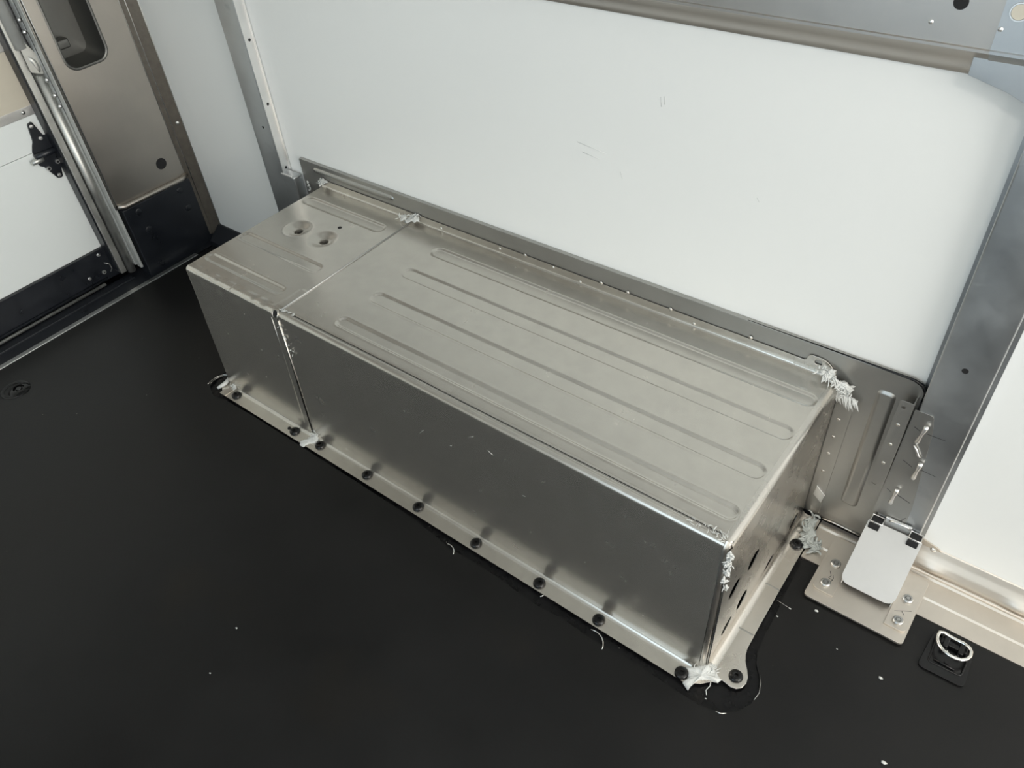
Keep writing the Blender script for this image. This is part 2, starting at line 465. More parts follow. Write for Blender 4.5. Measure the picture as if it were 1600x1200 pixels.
# round notch where the seam meets the front edge
lathe('notch', 'void', [(0, .0012), (.0062, .0012), (.0066, -.004)], (.2785, -.4765, .3175), (0, -.8, .6), 20, wb, label='black round notch at the seam')
lathe('notch_rim', 'alu2', [(.0062, .0006), (.0072, .0018), (.0084, .0006), (.0084, -.002)], (.2785, -.4765, .3175), (0, -.8, .6), 20, wb)
# left end plate
plate('side_panel', 'alu2', [(-.483, 0), (-.4775, .312), (-.47, .3185), (-.11, .3185), (-.11, 0)], [], onx(.0008), (-1, 0, 0), -.0012, wb)
# right end cap: rounded edge strip, face with oval holes
capx = 1.1815
holes = [(-.358, .1515, .0170, .0125), (-.258, .020, .0165, .0095), (-.423, .1565, .0165, .0115), (-.3705, .0575, .0165, .0125),
         (-.4215, .0505, .0160, .0085), (-.158, .0265, .0165, .0105)]
capo = [(-.4775, .012), (-.4745, .311), (-.1068, .311), (-.1068, .012)]
cap = plate('end_cap', 'alu2', capo, [circle(a, b, r * 1.08, 20, rz * 1.25, .35) for a, b, r, rz in holes], onx(capx), (1, 0, 0), .0012, wb)
bm = bmesh.new()
pr = [(1.1685, H + .0004)] + arc(1.1715, H - .0095, .0100, 90, 0, 7)
yy = [-.470, -.466, -.30, -.113]
rows = [[bm.verts.new((p[0], y, p[1])) for p in pr] for y in yy]
for a, b in zip(rows, rows[1:]):
    for i in range(len(pr) - 1): bm.faces.new((a[i], a[i + 1], b[i + 1], b[i]))
# ball corner
link('edge_bend', bm, 'alu2', cap, smooth=True, label='bright rounded bend at the right end of the lid')
# front vertical corner bend of the box front sheet
bm = bmesh.new()
rows = []
for z, yf in ((.012, -.4835), (.16, -.4808), (.306, -.4782), (.314, -.4752), (.3195, -.470)):
    k = min(1, (.3235 - z) / .010) if z > .31 else 1
    rr = .0085
    row = []
    for i in range(8):
        a = math.radians(-90 + 80 * i / 7)
        row.append(bm.verts.new((1.1715 + rr * math.cos(a) * 1.0, yf + rr + rr * math.sin(a), z)))
    rows.append(row)
for a, b in zip(rows, rows[1:]):
    for i in range(7): bm.faces.new((a[i], a[i + 1], b[i + 1], b[i]))
link('corner_bend', bm, 'alu2', wb, smooth=True)
# dark gap between corner bend and end cap
bm = bmesh.new(); add_tube(bm, [(1.1822, -.4745, .235), (1.1822, -.4755, .12), (1.1823, -.4775, .02)], [.0004, .0012, .0007], 6)
link('open_gap', bm, 'void', wb, label='thin black gap down the front right corner')
# bottom flange of the right end with the rounded lobe at the front corner
flo = [(1.165, -.517), (1.186, -.505), (1.2085, -.4805)] + \
      [(1.216, -.4815), (1.2245, -.4830), (1.233, -.481), (1.2395, -.474), (1.2415, -.464), (1.2395, -.454), (1.233, -.443),
       (1.2255, -.433), (1.2205, -.422), (1.2180, -.409), (1.2165, -.36), (1.2155, -.28), (1.2150, -.205), (1.2150, -.11), (1.165, -.11)]
plate('end_flange', 'alu2', flo, [], onz(.0035), (0, 0, 1), .002, wb, bevel=.0006, label='flat flange along the right end with rounded bolt lobe')
bm = bmesh.new()
cr = [(1.1945, .0036)] + arc(1.1945, .0166, .013, -90, -180, 6)[1:]
rows = [[bm.verts.new((p[0], y, p[1])) for p in cr] for y in (-.478, -.30, -.112)]
for a, b in zip(rows, rows[1:]):
    for i in range(len(cr) - 1): bm.faces.new((a[i], a[i + 1], b[i + 1], b[i]))
link('flange_bend', bm, 'alu2', wb, smooth=True)
for y in (-.285, -.385):
    box('flange_joint', 'galv', 1.184, 1.2155, y - .0016, y + .0016, .003, .0041, wb, bevel=.0003)
# turned-up left end of the front flange
plate('flange_end', 'alu2', round_poly([(-.016, -.500), (.02, -.519), (.02, -.488), (.004, -.484), (-.004, -.47), (-.012, -.475)], .004), [], onz(.0035), (0, 0, 1), .003, wb, bevel=.0008)
# bolts in the flanges
def bolt(x, y, z, parent, r=.0110, name='bolt', mm='bolt', axis=(0, 0, 1), tilt=0):
    p = [(0, .0012), (.0026, .0012), (.0030, .0046), (.0052, .0052), (r * .82, .0038), (r * .97, .0018), (r, 0), (r, -.003)]
    return lathe(name, mm, p, (x, y, z), axis, 28, parent)
for x, y in ((1.224, -.4635), (1.1545, -.5065), (1.001, -.5035), (.880, -.5035), (.7375, -.502), (.594, -.5005), (.455, -.4995),
             (.316, -.4985), (.2395, -.5015), (.042, -.5015), (1.2015, -.183)):
    bolt(x, y, .0038 if x < 1.19 else .0046, wb)
lathe('bolt', 'bolt', [(0, .001), (.0035, .001), (.0040, 0)], (.2215, -.5015, .0032), n=16, parent=wb)
# rear upstand details: weld dimples and end tab
for x, z in ((.513, .3345), (.575, .342), (.640, .338), (.745, .343), (.80, .344), (.885, .342), (1.03, .345), (.93, .330), (.70, .328), (.36, .331)):
    lathe('weld_dot', 'alu2', [(0, .0016), (.0022, .0012), (.0034, 0)], (x, -.1056, z - .004), (0, -1, 0), 12, wb)
tabp = round_poly([(1.105, .320), (1.105, .338), (1.122, .338), (1.126, .352), (1.152, .352), (1.168, .338), (1.175, .320)], [0, 0, .004, .008, .010, .01, 0])
plate('rear_tab', 'alu2', tabp, [circle(1.142, .3415, .0058, 18)], ony(-.1064), (0, -1, 0), .0008, wb, bevel=.0003)
for x, z, a, b in ((.735, .262, .012, .008), (.775, .255, .010, -.004), (.69, .215, .004, .002), (.955, .10, .006, .010), (1.03, .085, .010, -.002), (.62, .205, .010, .012), (.84, .19, .006, .002)):
    yf = -.4775 - .0065 * (1 - z / .31) - .0006
    tube('scratch', 'cast', [(x, yf, z), (x + a, yf - .0001, z + b)], .0003, wb, 4)

# vertical weld strip by the box corner
plate('weld_strip', 'galv', [(1.183, .03), (1.208, .012), (1.210, .29), (1.183, .29)], [], ony(-.1056), (0, -1, 0), .0012, wb, bevel=.0004)
for z in (.245, .205, .165, .12): lathe('weld_dot', 'alu2', [(0, .0014), (.002, .001), (.003, 0)], (1.194, -.1057, z), (0, -1, 0), 12, wb)
plate('weld_strip', 'cast', [(1.190, .058), (1.206, .044), (1.209, .066), (1.192, .082)], [], ony(-.1075), (0, -1, 0), .0012, wb, bevel=.0003)
# sealant -------------------------------------------------------------
def smear(name, pts, hgt, seed, parent, m='seal', label=None):
    """flattened trowelled patch of sealant with a torn edge and ridges"""
    rnd = random.Random(seed); P = [Vector(p) for p in pts]; c = sum(P, Vector()) / len(P); ring = []
    for i, p in enumerate(P):
        q = P[(i + 1) % len(P)]; n = max(3, int((q - p).length / .0012))
        for j in range(n):
            r = p.lerp(q, j / n); d = (r - c); d.z = 0
            ring.append(r + d.normalized() * (.0022 * pnoise(r * 420 + Vector((seed, 0, 0)))))
    bm = bmesh.new(); rows = []
    for t in (1.0, .96, .86, .72, .56, .40, .24, .10):
        row = []
        for r in ring:
            q = c.lerp(r, t); h = hgt * (1 - t ** 4) ** .5 if t < 1 else -.0015
            h *= 1 + .55 * pnoise(q * 150 + Vector((0, seed, 0))) + .45 * pnoise(Vector((q.x * 90, q.y * 620, seed)))
            row.append(bm.verts.new(q + Vector((0, 0, h))))
        rows.append(row)
    k = len(ring)
    for A, B in zip(rows, rows[1:]):
        for i in range(k): bm.faces.new((A[i], A[(i + 1) % k], B[(i + 1) % k], B[i]))
    bm.faces.new(rows[-1])
    return link(name, bm, m, parent, smooth=True, label=label)
def blob(name, pts, seed, parent, strands=20, size=.012, r=(.0010, .0022), normal=(0, 0, 1), lumps=6, drop=0., label=None, m='seal'):
    """ragged clump of sealant: short bent strands and flattened lumps hugging a surface"""
    rnd = random.Random(seed); bm = bmesh.new(); n = Vector(normal).normalized()
    _, u, v = basis(n)
    P = [Vector(p) for p in pts]
    def on(t):
        t *= len(P) - 1; i = min(int(t), len(P) - 2) if len(P) > 1 else 0
        return P[0] if len(P) == 1 else P[i].lerp(P[i + 1], t - i)
    for i in range(lumps):
        c = on(rnd.random()) + (u * rnd.uniform(-.5, .5) + v * rnd.uniform(-.5, .5)) * size * .6
        s = size * rnd.uniform(.28, .52); el = rnd.uniform(1.1, 2.2); th = rnd.uniform(0, PI)
        ret = bmesh.ops.create_icosphere(bm, subdivisions=3, radius=1)
        k = rnd.random() * 9
        uu = u * math.cos(th) + v * math.sin(th); vv = v * math.cos(th) - u * math.sin(th)
        for q in ret['verts']:
            d = 1 + .55 * pnoise(q.co * 2.0 + Vector((k, 0, 0))) + .30 * pnoise(q.co * 5.5 + Vector((0, k, 0)))
            q.co = c + (uu * q.co.x * el + vv * q.co.y * .8) * s * d + n * q.co.z * s * .22 * d
    for i in range(strands):
        c = on(rnd.random()) + (u * rnd.uniform(-1, 1) + v * rnd.uniform(-1, 1)) * size * .45 + n * rnd.uniform(0, .002)
        a = rnd.uniform(0, 2 * PI); d = u * math.cos(a) + v * math.sin(a)
        L = size * rnd.uniform(.4, .95); cv = rnd.uniform(-3.0, 3.0); rr = rnd.uniform(*r)
        line = []; q = c.copy(); nseg = 6
        for j in range(nseg):
            line.append(q.copy())
            a += cv / nseg
            d = u * math.cos(a) + v * math.sin(a)
            q = q + d * (L / nseg) + n * rnd.uniform(-.0006, .0011) + Vector((0, 0, -drop * L / nseg))
        add_tube(bm, line, [rr * .7, rr, rr, rr, rr * .85, rr * .5], 6)
    for q in bm.verts:
        if parent is not None: q.co.y = min(q.co.y, -.1052)      # stays on the room side of the steel sheet
    return link(name, bm, m, parent, smooth=True, label=label)
blob('sealant', [(.262, -.122, .326), (.285, -.112, .332), (.302, -.108, .337)], 1, wb, 44, .014, (.0006, .0013), (0, -.5, .8), lumps=4, label='stringy white sealant at the rear end of the lap seam')
blob('sealant', [(.004, -.113, .330), (.014, -.109, .338)], 2, wb, 34, .013, (.0006, .0013), (0, -.6, .8), lumps=3, label='white sealant at the rear left corner of the lid')
blob('sealant', [(1.152, -.116, .340), (1.170, -.118, .332), (1.184, -.116, .322), (1.197, -.112, .308)], 3, wb, 95, .0145, (.0007, .0013), (.2, -.75, .6), lumps=4, drop=.5, label='frayed clump of white sealant at the rear right corner of the lid')
rnd = random.Random(77)
for i in range(16):          # the frayed tails hanging off the clump
    bmf = bmesh.new(); x = 1.178 + .034 * i / 15; L = rnd.uniform(.016, .030); z = .312 - .0006 * i
    pts = [(x + rnd.uniform(-.001, .001) + .008 * t, -.1125 - .003 * math.sin(t * 3), z - L * t) for t in (0, .25, .5, .75, 1)]
    rr = rnd.uniform(.0010, .0019); add_tube(bmf, pts, [rr, rr, rr * .9, rr * .7, rr * .3], 6)
    link('sealant_strand', bmf, 'seal', wb, smooth=True)
blob('sealant', [(1.203, -.122, .016), (1.205, -.146, .012), (1.212, -.166, .008), (1.226, -.172, .006), (1.232, -.170, .005)], 4, wb, 46, .018, (.0010, .0022), (0, -.2, 1), lumps=13, m='greyseal', label='grey sealant at the foot of the right end by the wall')
smear('sealant', [(1.156, -.495, .004), (1.168, -.487, .008), (1.181, -.473, .011), (1.190, -.472, .008), (1.198, -.477, .005), (1.209, -.481, .004), (1.206, -.488, .003),
                  (1.192, -.493, .003), (1.181, -.502, .003), (1.176, -.515, .003), (1.175, -.524, .001), (1.163, -.518, .002), (1.166, -.508, .003)], .0042, 5, wb, label='smeared white sealant at the front right floor corner')
blob('sealant', [(1.160, -.494, .006), (1.182, -.475, .012), (1.198, -.480, .006)], 15, wb, 26, .012, (.0006, .0012), (0, -.2, 1), lumps=2)
tube('sealant', 'seal', [(1.196, -.490, .004), (1.199, -.499, .002), (1.197, -.508, .001), (1.201, -.514, .0005)], [.0010, .0007, .0006, .0006], wb, 6)
smear('sealant', [(.272, -.515, .003), (.280, -.500, .004), (.284, -.486, .008), (.296, -.486, .009), (.303, -.490, .006), (.302, -.500, .004), (.292, -.508, .003), (.286, -.521, .001), (.277, -.521, .001)], .0028, 6, wb, label='white sealant at the foot of the lap seam')
blob('sealant', [(.290, -.487, .020), (.294, -.490, .010), (.284, -.505, .005)], 16, wb, 22, .011, (.0006, .0012), (0, -.4, 1), lumps=2)
blob('sealant', [(1.1815, -.476, .308), (1.1825, -.475, .27), (1.1825, -.474, .220)], 7, wb, 40, .0085, (.0007, .0016), (.5, -.6, .1), lumps=10, drop=.7, label='white sealant bead at the top of the front right corner')
blob('sealant', [(1.12, -.468, .3215), (1.15, -.466, .3215), (1.172, -.468, .321)], 8, wb, 30, .011, (.0004, .0009), (0, 0, 1), lumps=0)
blob('sealant', [(.287, -.4800, .300), (.292, -.4810, .265), (.300, -.4818, .235)], 9, wb, 9, .007, (.0005, .0012), (0, -1, 0), lumps=2, drop=.8)
blob('sealant', [(.286, -.466, .3215), (.300, -.462, .3215), (.318, -.462, .321)], 10, wb, 10, .007, (.0005, .0010), (0, 0, 1), lumps=3)
tube('sealant', 'seal', [(-.018, -.474, .008), (-.010, -.484, .009), (-.007, -.493, .009), (-.010, -.503, .007), (-.013, -.512, .005)], [.0026, .0044, .0048, .0042, .003], wb, 8, label='sealant ridge at the left end of the front flange')
blob('sealant', [(.012, -.490, .009), (.028, -.488, .009)], 11, wb, 8, .010, (.0008, .0016), (0, -.5, 1), lumps=3)
rehome(wb)

# ------------------------------------------------------------------ steel splash plate on the wall behind the box
sp = thing('splash_plate', 'grey steel sheet with pressed ribs fixed to the white wall behind the wheel box', 'panel', (.6, -.10, 0))
so = [(-.070, .006), (1.294, .006), (1.294, .352)] + [(1.292, .3615), (1.286, .367), (1.274, .3705)] + [(-.040, .371), (-.064, .371)]
plate('panel', 'galv', so, [], ony(-.1040), (0, -1, 0), .0085, sp, bevel=.0006)
bm = bmesh.new(); add_tube(bm, [(1.02, -.1035, .3718), (1.20, -.1037, .3722), (1.276, -.1037, .3716), (1.289, -.1037, .367), (1.2965, -.1037, .355), (1.2965, -.1037, .336)], [.0004, .0012, .0022, .003, .003, .002], 8)
link('rubber_edge', bm, 'plastic', sp, smooth=True, label='black rubber edging round the top right corner')
def pressed(name, x0, x1, z0, z1, y, dep, parent, m):
    bm = bmesh.new(); R = [0, .0035, .006]; nn = []
    loops = []
    for k, (ins, h) in enumerate(((0, 0), (.0018, .0012), (.0042, dep), (.0075, dep))):
        r = max(.002, .0085 - ins)
        loops.append([bm.verts.new((a, y - h, b)) for a, b in rrect(x0 + ins, x1 - ins, z0 + ins, z1 - ins, r, 4)])
    for A, B in zip(loops, loops[1:]):
        for i in range(len(A)):
            j = (i + 1) % len(A); bm.faces.new((A[i], A[j], B[j], B[i]))
    bm.faces.new(loops[-1])
    return link(name, bm, m, parent, smooth=True)
pressed('pressed_rib', -.020, .232, .347, .362, -.1038, .0030, sp, 'galv')
pressed('pressed_rib', 1.234, 1.262, .066, .334, -.1038, .0032, sp, 'galv')
# foot flange of the plate
bm = bmesh.new()
add_tube(bm, [(1.216, -.106, .006), (1.235, -.106, .008), (1.262, -.1055, .007), (1.293, -.1055, .005)], .0016, 8)
link('foot_hem', bm, 'alu2', sp, smooth=True)
rehome(sp)

# small debris near the rear left corner of the plate
blob('sealant_crumb', [(-.046, -.108, .322), (-.043, -.110, .300)], 12, None, 5, .007, (.0012, .0022), (0, -1, 0), lumps=4)
tag(bpy.data.objects['sealant_crumb'], 'white sealant crumbs on the grey sheet beside the left wall post sleeve', 'sealant')

# ------------------------------------------------------------------ right wall post
def post(name, label, x0, x1, z0, z1, yf, parent=None, m='post', flange=.006, hole=None):
    """hat section: web facing the room, two returns to the wall, small flanges"""
    t = thing(name, label, 'wall post', ((x0 + x1) / 2, yf, z0))
    r = .003
    prof = [(x0 - flange, WY - .0006), (x0, WY - .0006), (x0, yf + r)] + arc(x0 + r, yf + r, r, 180, 270, 4)[1:] + \
           arc(x1 - r, yf + r, r, 270, 360, 4) + [(x1, WY - .0006), (x1 + flange, WY - .0006)]
    bm = bmesh.new()
    A = [bm.verts.new((a, b, z0)) for a, b in prof]; B = [bm.verts.new((a, b, z1)) for a, b in prof]
    for i in range(len(prof) - 1): bm.faces.new((A[i], A[i + 1], B[i + 1], B[i]))
    link('channel', bm, m, t, smooth=True).modifiers.new('es', 'EDGE_SPLIT').split_angle = math.radians(40)
    return t
rp = post('wall_post', 'dark grey steel wall post on the right, standing in an aluminium foot', 1.2965, 1.3665, .045, 2.05, -.1165)
lathe('hole', 'void', [(0, .0005), (.0042, .0005), (.0044, 0)], (1.3310, -.1165, .426), (0, -1, 0), 18, rp, label='small black hole in the post face')
plate('splice_plate', 'galv', round_poly([(1.289, .095), (1.340, .095), (1.340, .13), (1.325, .30), (1.318, .332), (1.292, .332)], [.002, .003, 0, .01, .006, .002]), [],
      ony(-.1182), (0, -1, 0), .0014, rp, bevel=.0004)
for x, z, dx in ((1.3125, .295, .002), (1.3255, .222, .001), (1.3095, .150, .001)):
    bm = bmesh.new()
    add_tube(bm, [(x - dx, -.1215, z - .018), (x - dx, -.123, z - .014), (x, -.1225, z), (x + dx, -.123, z + .014), (x + dx, -.1215, z + .018)],
             [.0034, .0036, .0020, .0036, .0034], 10)
    link('rivet_pin', bm, 'cast', rp, smooth=True)
bm = bmesh.new(); add_tube(bm, [(1.3085, -.120, .268), (1.3135, -.121, .262), (1.319, -.1215, .252), (1.3235, -.120, .249)], [.0012, .0019, .0019, .001], 8)
link('rivet_pin', bm, 'cast', rp, smooth=True)
bm = bmesh.new()
def ink(bm, pts, y, wd=.0009):
    for (x0, z0), (x1, z1) in zip(pts, pts[1:]):
        d = Vector((x1 - x0, 0, z1 - z0)); nrm = Vector((-d.z, 0, d.x)).normalized() * wd
        a = Vector((x0, y, z0)); b = Vector((x1, y, z1)); k = Vector((0, .0002, 0))
        q = [a + nrm * .5, b + nrm * .3, b - nrm * .3, a - nrm * .5]
        f = [bm.verts.new(p) for p in q]; g = [bm.verts.new(p + k) for p in q]
        bm.faces.new(f); bm.faces.new(list(reversed(g)))
        for i in range(4): bm.faces.new((f[i], g[i], g[(i + 1) % 4], f[(i + 1) % 4]))
bm.free()
for pts in ([(1.2995, .301), (1.308, .297)], [(1.319, .2965), (1.3445, .297)], [(1.302, .229), (1.317, .222)], [(1.330, .2235), (1.352, .222)],
            [(1.296, .157), (1.304, .152)], [(1.314, .152), (1.334, .146)], [(1.337, .110), (1.333, .102), (1.335, .094)]):
    bm = bmesh.new(); ink(bm, pts, -.1185); link('ink_mark', bm, 'ink', rp, label='black pen tick')
rehome(rp)

# small perforated angle bracket left of the post
ab = thing('angle_bracket', 'narrow perforated steel angle bracket on the left edge of the right wall post', 'bracket', (1.278, -.125, .154))
plate('flange', 'galv', round_poly([(1.2675, .152), (1.2895, .152), (1.2895, .347), (1.2700, .347)], [.003, .001, .001, .004]),
      [circle(1.2775, .335, .0030, 14), circle(1.2765, .166, .0036, 14)], ony(-.1265), (0, -1, 0), .0016, ab, bevel=.0004)
box('web', 'galv', 1.2878, 1.2895, -.1262, -.1042, .152, .345, ab, bevel=.0004)
for z in (.300, .2575, .215): lathe('dimple', 'alu2', [(0, .0012), (.0020, .0009), (.0030, 0)], (1.2785, -.1266, z), (0, -1, 0), 12, ab)
rehome(ab)

# ------------------------------------------------------------------ post foot
ft = thing('post_foot', 'bright aluminium foot bracket bolted to the floor under the right wall post', 'bracket', (1.33, -.18, 0))
plate('base_plate', 'railmetal', round_poly([(1.250, -.272), (1.408, -.272), (1.408, -.135), (1.250, -.135)], .008), [], onz(.0088), (0, 0, 1), .0040, ft, bevel=.0010)
# U-shaped shoe: sloping rounded face with folded sides
y0_, z0_, y1_, z1_ = -.128, .0835, -.2240, .0215
sl = math.hypot(y1_ - y0_, z1_ - z0_); dv = ((y1_ - y0_) / sl, (z1_ - z0_) / sl)
nv = Vector((0, dv[1], -dv[0])).normalized()
fo = round_poly([(1.2885, 0), (1.2885, sl), (1.3740, sl), (1.3740, 0)], [.003, .016, .016, .003], 8)
plate('shoe', 'shoe', fo, [], lambda u, v: Vector((u, y0_ + dv[0] * v, z0_ + dv[1] * v)), nv if nv.z > 0 else -nv, .0045, ft, bevel=.0018)
for x in (1.2925, 1.3715):
    plate('shoe_side', 'cast', [(-.128, .077), (-.134, .077), (-.205, .029), (-.215, .020), (-.217, .0092), (-.120, .0092), (-.120, .077)], [], onx(x), (1, 0, 0), .0014, ft, bevel=.0003)
for s, xa, xb in ((-1, 1.2555, 1.2900), (1, 1.3725, 1.4050)):
    plate('side_flange', 'railmetal', round_poly([(xa, -.252), (xb, -.252), (xb, -.165), (xa, -.165)], [.010 if s < 0 else 0, .010 if s > 0 else 0, 0.004, 0.004]), [], onz(.0122), (0, 0, 1), .0030, ft, bevel=.0010)
for x, y in ((1.2715, -.190), (1.2715, -.235), (1.389, -.190), (1.389, -.237)):
    lathe('bolt', 'steelbolt', [(0, .0046), (.0030, .0046), (.0036, .0030), (.0044, .0046), (.0068, .0044), (.0082, .0030), (.0084, 0)], (x, y, .0122), (0, 0, 1), 24, ft)
# top of the shoe: middle tab and two square openings
bm = bmesh.new(); add_box(bm, 1.3105, 1.3520, -.1235, -.1190, .078, .0985)
tb = link('top_tab', bm, 'cast', ft, bevel=.0015)
for xa, xb in ((1.2925, 1.3095), (1.3535, 1.3705)):
    box('slot', 'void', xa, xb, -.1305, -.1190, .0815, .0868, ft, bevel=.0006, label='black rectangular slot beside the tab')
    box('slot', 'void', xa - .001, xb - .001, -.1400, -.1325, .0745, .0835, ft, bevel=.0010, label='black rectangular slot beside the tab')
    fr = [(xa - .001, -.1190, .0885), (xb + .001, -.1190, .0885), (xb + .001, -.1315, .0845), (xa - .001, -.1315, .0845)]
    tube('slot_rim', 'cast', fr, .0011, ft, 6, closed=True)
bm = bmesh.new(); add_tube(bm, [(1.318, -.1245, .094), (1.322, -.1265, .099), (1.345, -.1265, .100), (1.349, -.1245, .095)], .0018, 8)
link('wire_clip', bm, 'cast', ft, smooth=True)
def inkz(bm, pts, z, wd=.0008):
    for (x0, y0), (x1, y1) in zip(pts, pts[1:]):
        d = Vector((x1 - x0, y1 - y0, 0)); nrm = Vector((-d.y, d.x, 0)).normalized() * wd
        a = Vector((x0, y0, z)); b = Vector((x1, y1, z)); k = Vector((0, 0, -.0002))
        q = [a + nrm * .5, b + nrm * .4, b - nrm * .4, a - nrm * .5]
        f = [bm.verts.new(p) for p in q]; g = [bm.verts.new(p + k) for p in q]
        bm.faces.new(f); bm.faces.new(list(reversed(g)))
        for i in range(4): bm.faces.new((f[i], g[i], g[(i + 1) % 4], f[(i + 1) % 4]))
for pts in ([(1.269, -.208), (1.274, -.216), (1.272, -.222), (1.280, -.224)], [(1.276, -.213), (1.279, -.219), (1.278, -.228)],
            [(1.379, -.222), (1.388, -.216), (1.394, -.222)], [(1.388, -.216), (1.401, -.208)]):
    bm = bmesh.new(); inkz(bm, pts, .0124); link('ink_mark', bm, 'ink', ft, label='black pen squiggle beside the bolts')
rehome(ft)

# ------------------------------------------------------------------ left wall post
lp = post('wall_post', 'narrow steel wall post on the left, behind the rear left corner of the wheel box', -.190, -.122, .0, 2.05, -.117, m='post', flange=.004)
# light side strip: separate bright return with holes
bm = bmesh.new(); add_box(bm, -.1222, -.1198, -.1165, -.0955, .31, 2.05)
link('return_strip', bm, 'cast', lp, bevel=.0003, label='bright side strip with small holes')
box('return_strip', 'cast', -.1215, -.114, -.0975, -.0958, .31, 2.05, lp, bevel=.0003)
for z in (.335, .486, .623, .77): lathe('hole', 'void', [(0, .0004), (.0032, .0004), (.0033, 0)], (-.1198, -.106, z), (1, 0, 0), 14, lp)
lathe('hole', 'void', [(0, .0004), (.0030, .0004), (.0031, 0)], (-.147, -.117, .431), (0, -1, 0), 14, lp)
box('sleeve', 'post', -.1225, -.078, -.1225, -.098, .14, .327, lp, bevel=.004, label='short steel sleeve lapped over the foot of the post')
box('sleeve_lip', 'cast', -.1215, -.084, -.1235, -.1205, .325, .3285, lp, bevel=.0008)
rehome(lp)

# ------------------------------------------------------------------ upper rail along the wall
ur = thing('wall_rail', 'grey steel horizontal rail with a bright ridge along the top of the white wall', 'rail', (1.0, -.10, .80))
x0, x1 = -.60, 1.235
pr = [(-.0955, .799), (-.0985, .7995), (-.100, .8035), (-.1035, .808), (-.110, .813), (-.1165, .822), (-.1205, .830), (-.1245, .8325), (-.1275, .8335), (-.1275, .8365), (-.1255, .8375), (-.1255, 1.02), (-.0955, 1.03)]
o = extrude('rail_body', 'rail', pr, 'x', x0, x1, ur, closed=True)
for p in o.data.polygons: p.use_smooth = True
o.modifiers.new('es', 'EDGE_SPLIT').split_angle = math.radians(35)
pr2 = [(a - .0012, b) for a, b in pr[:-1]] + [(-.0955, 1.03)]
o = extrude('rail_body', 'post', [(a, b + .0006) for a, b in pr2], 'x', 1.2335, 3.3, ur, closed=True)
for p in o.data.polygons: p.use_smooth = True
o.modifiers.new('es', 'EDGE_SPLIT').split_angle = math.radians(35)
lathe('hole', 'void', [(0, .0006), (.0074, .0006), (.0076, 0)], (1.1925, -.1255, .8790), (0, -1, 0), 22, ur, label='dark round hole in the rail')
lathe('hole_rim', 'cast', [(.0074, -.001), (.0080, .0010), (.0092, .0010), (.0096, 0)], (1.2485, -.1267, .8775), (0, -1, 0), 24, ur)
lathe('plug', 'board', [(0, .0006), (.0076, .0006)], (1.2485, -.1267, .8775), (0, -1, 0), 24, ur, label='pale round plug in the rail')
for x, z in ((1.2365, .859), (1.169, .856), (.93, .862)): lathe('weld_dot', 'cast', [(0, .0012), (.0018, .0009), (.0026, 0)], (x, -.1270 if x > 1.23 else -.1256, z), (0, -1, 0), 12, ur)
plate('gusset', 'post', [(1.219, .806), (1.262, .7945), (1.295, .781), (1.298, .72), (1.366, .72), (1.372, .781), (1.42, .806), (1.42, .825), (1.219, .825)], [], ony(-.1185), (0, -1, 0), .002, ur, bevel=.0005, label='steel gusset joining rail and post')
rehome(ur)

# ------------------------------------------------------------------ rear corner: steel pillar with pocket
px = -.560
pl = thing('corner_pillar', 'brownish stainless steel rear corner pillar with a recessed pocket and a round black hole', 'pillar', (px, -.22, .19))
pk = rrect(-.301, -.199, .543, .735, .026, 6)
po = [(-.333, .205), (-.128, .205), (-.128, 1.2), (-.333, 1.2)]
po = round_poly(po, [.012, .004, 0, 0])
plate('panel', 'warm', po, [pk], onx(px), (1, 0, 0), .002, pl, bevel=.0012)
# pocket: flared rim, walls, back
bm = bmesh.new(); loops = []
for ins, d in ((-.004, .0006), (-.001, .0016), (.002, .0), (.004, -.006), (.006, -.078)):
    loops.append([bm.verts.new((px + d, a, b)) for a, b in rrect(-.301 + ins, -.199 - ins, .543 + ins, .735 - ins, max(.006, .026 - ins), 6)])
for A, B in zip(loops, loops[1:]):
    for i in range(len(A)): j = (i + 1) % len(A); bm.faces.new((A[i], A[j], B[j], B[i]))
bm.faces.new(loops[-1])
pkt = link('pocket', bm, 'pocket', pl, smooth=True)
pkt.modifiers.new('es', 'EDGE_SPLIT').split_angle = math.radians(40)
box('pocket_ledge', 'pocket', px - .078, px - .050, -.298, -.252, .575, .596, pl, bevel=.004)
lathe('hole', 'void', [(0, .0006), (.0085, .0006), (.0088, 0)], (px - .0775, -.262, .688), (1, 0, 0), 18, pl)
lathe('hole', 'void', [(0, .0008), (.0128, .0008), (.0135, .0014), (.0148, 0)], (px, -.180, .262), (1, 0, 0), 26, pl, label='round black grommet hole')
# bottom lip
tube('bottom_lip', 'warm', [(px + .002, -.333, .212), (px + .006, -.318, .206), (px + .006, -.145, .203), (px + .003, -.127, .208)], .0062, pl, 10)
# edge hems beside the door track
tube('edge_hem', 'cast', [(px + .001, -.3335, .215), (px + .001, -.3335, 1.2)], .0014, pl, 8)
tube('edge_hem', 'warm', [(px + .001, -.3385, .205), (px + .001, -.3385, 1.2)], .0016, pl, 8)
rehome(pl)
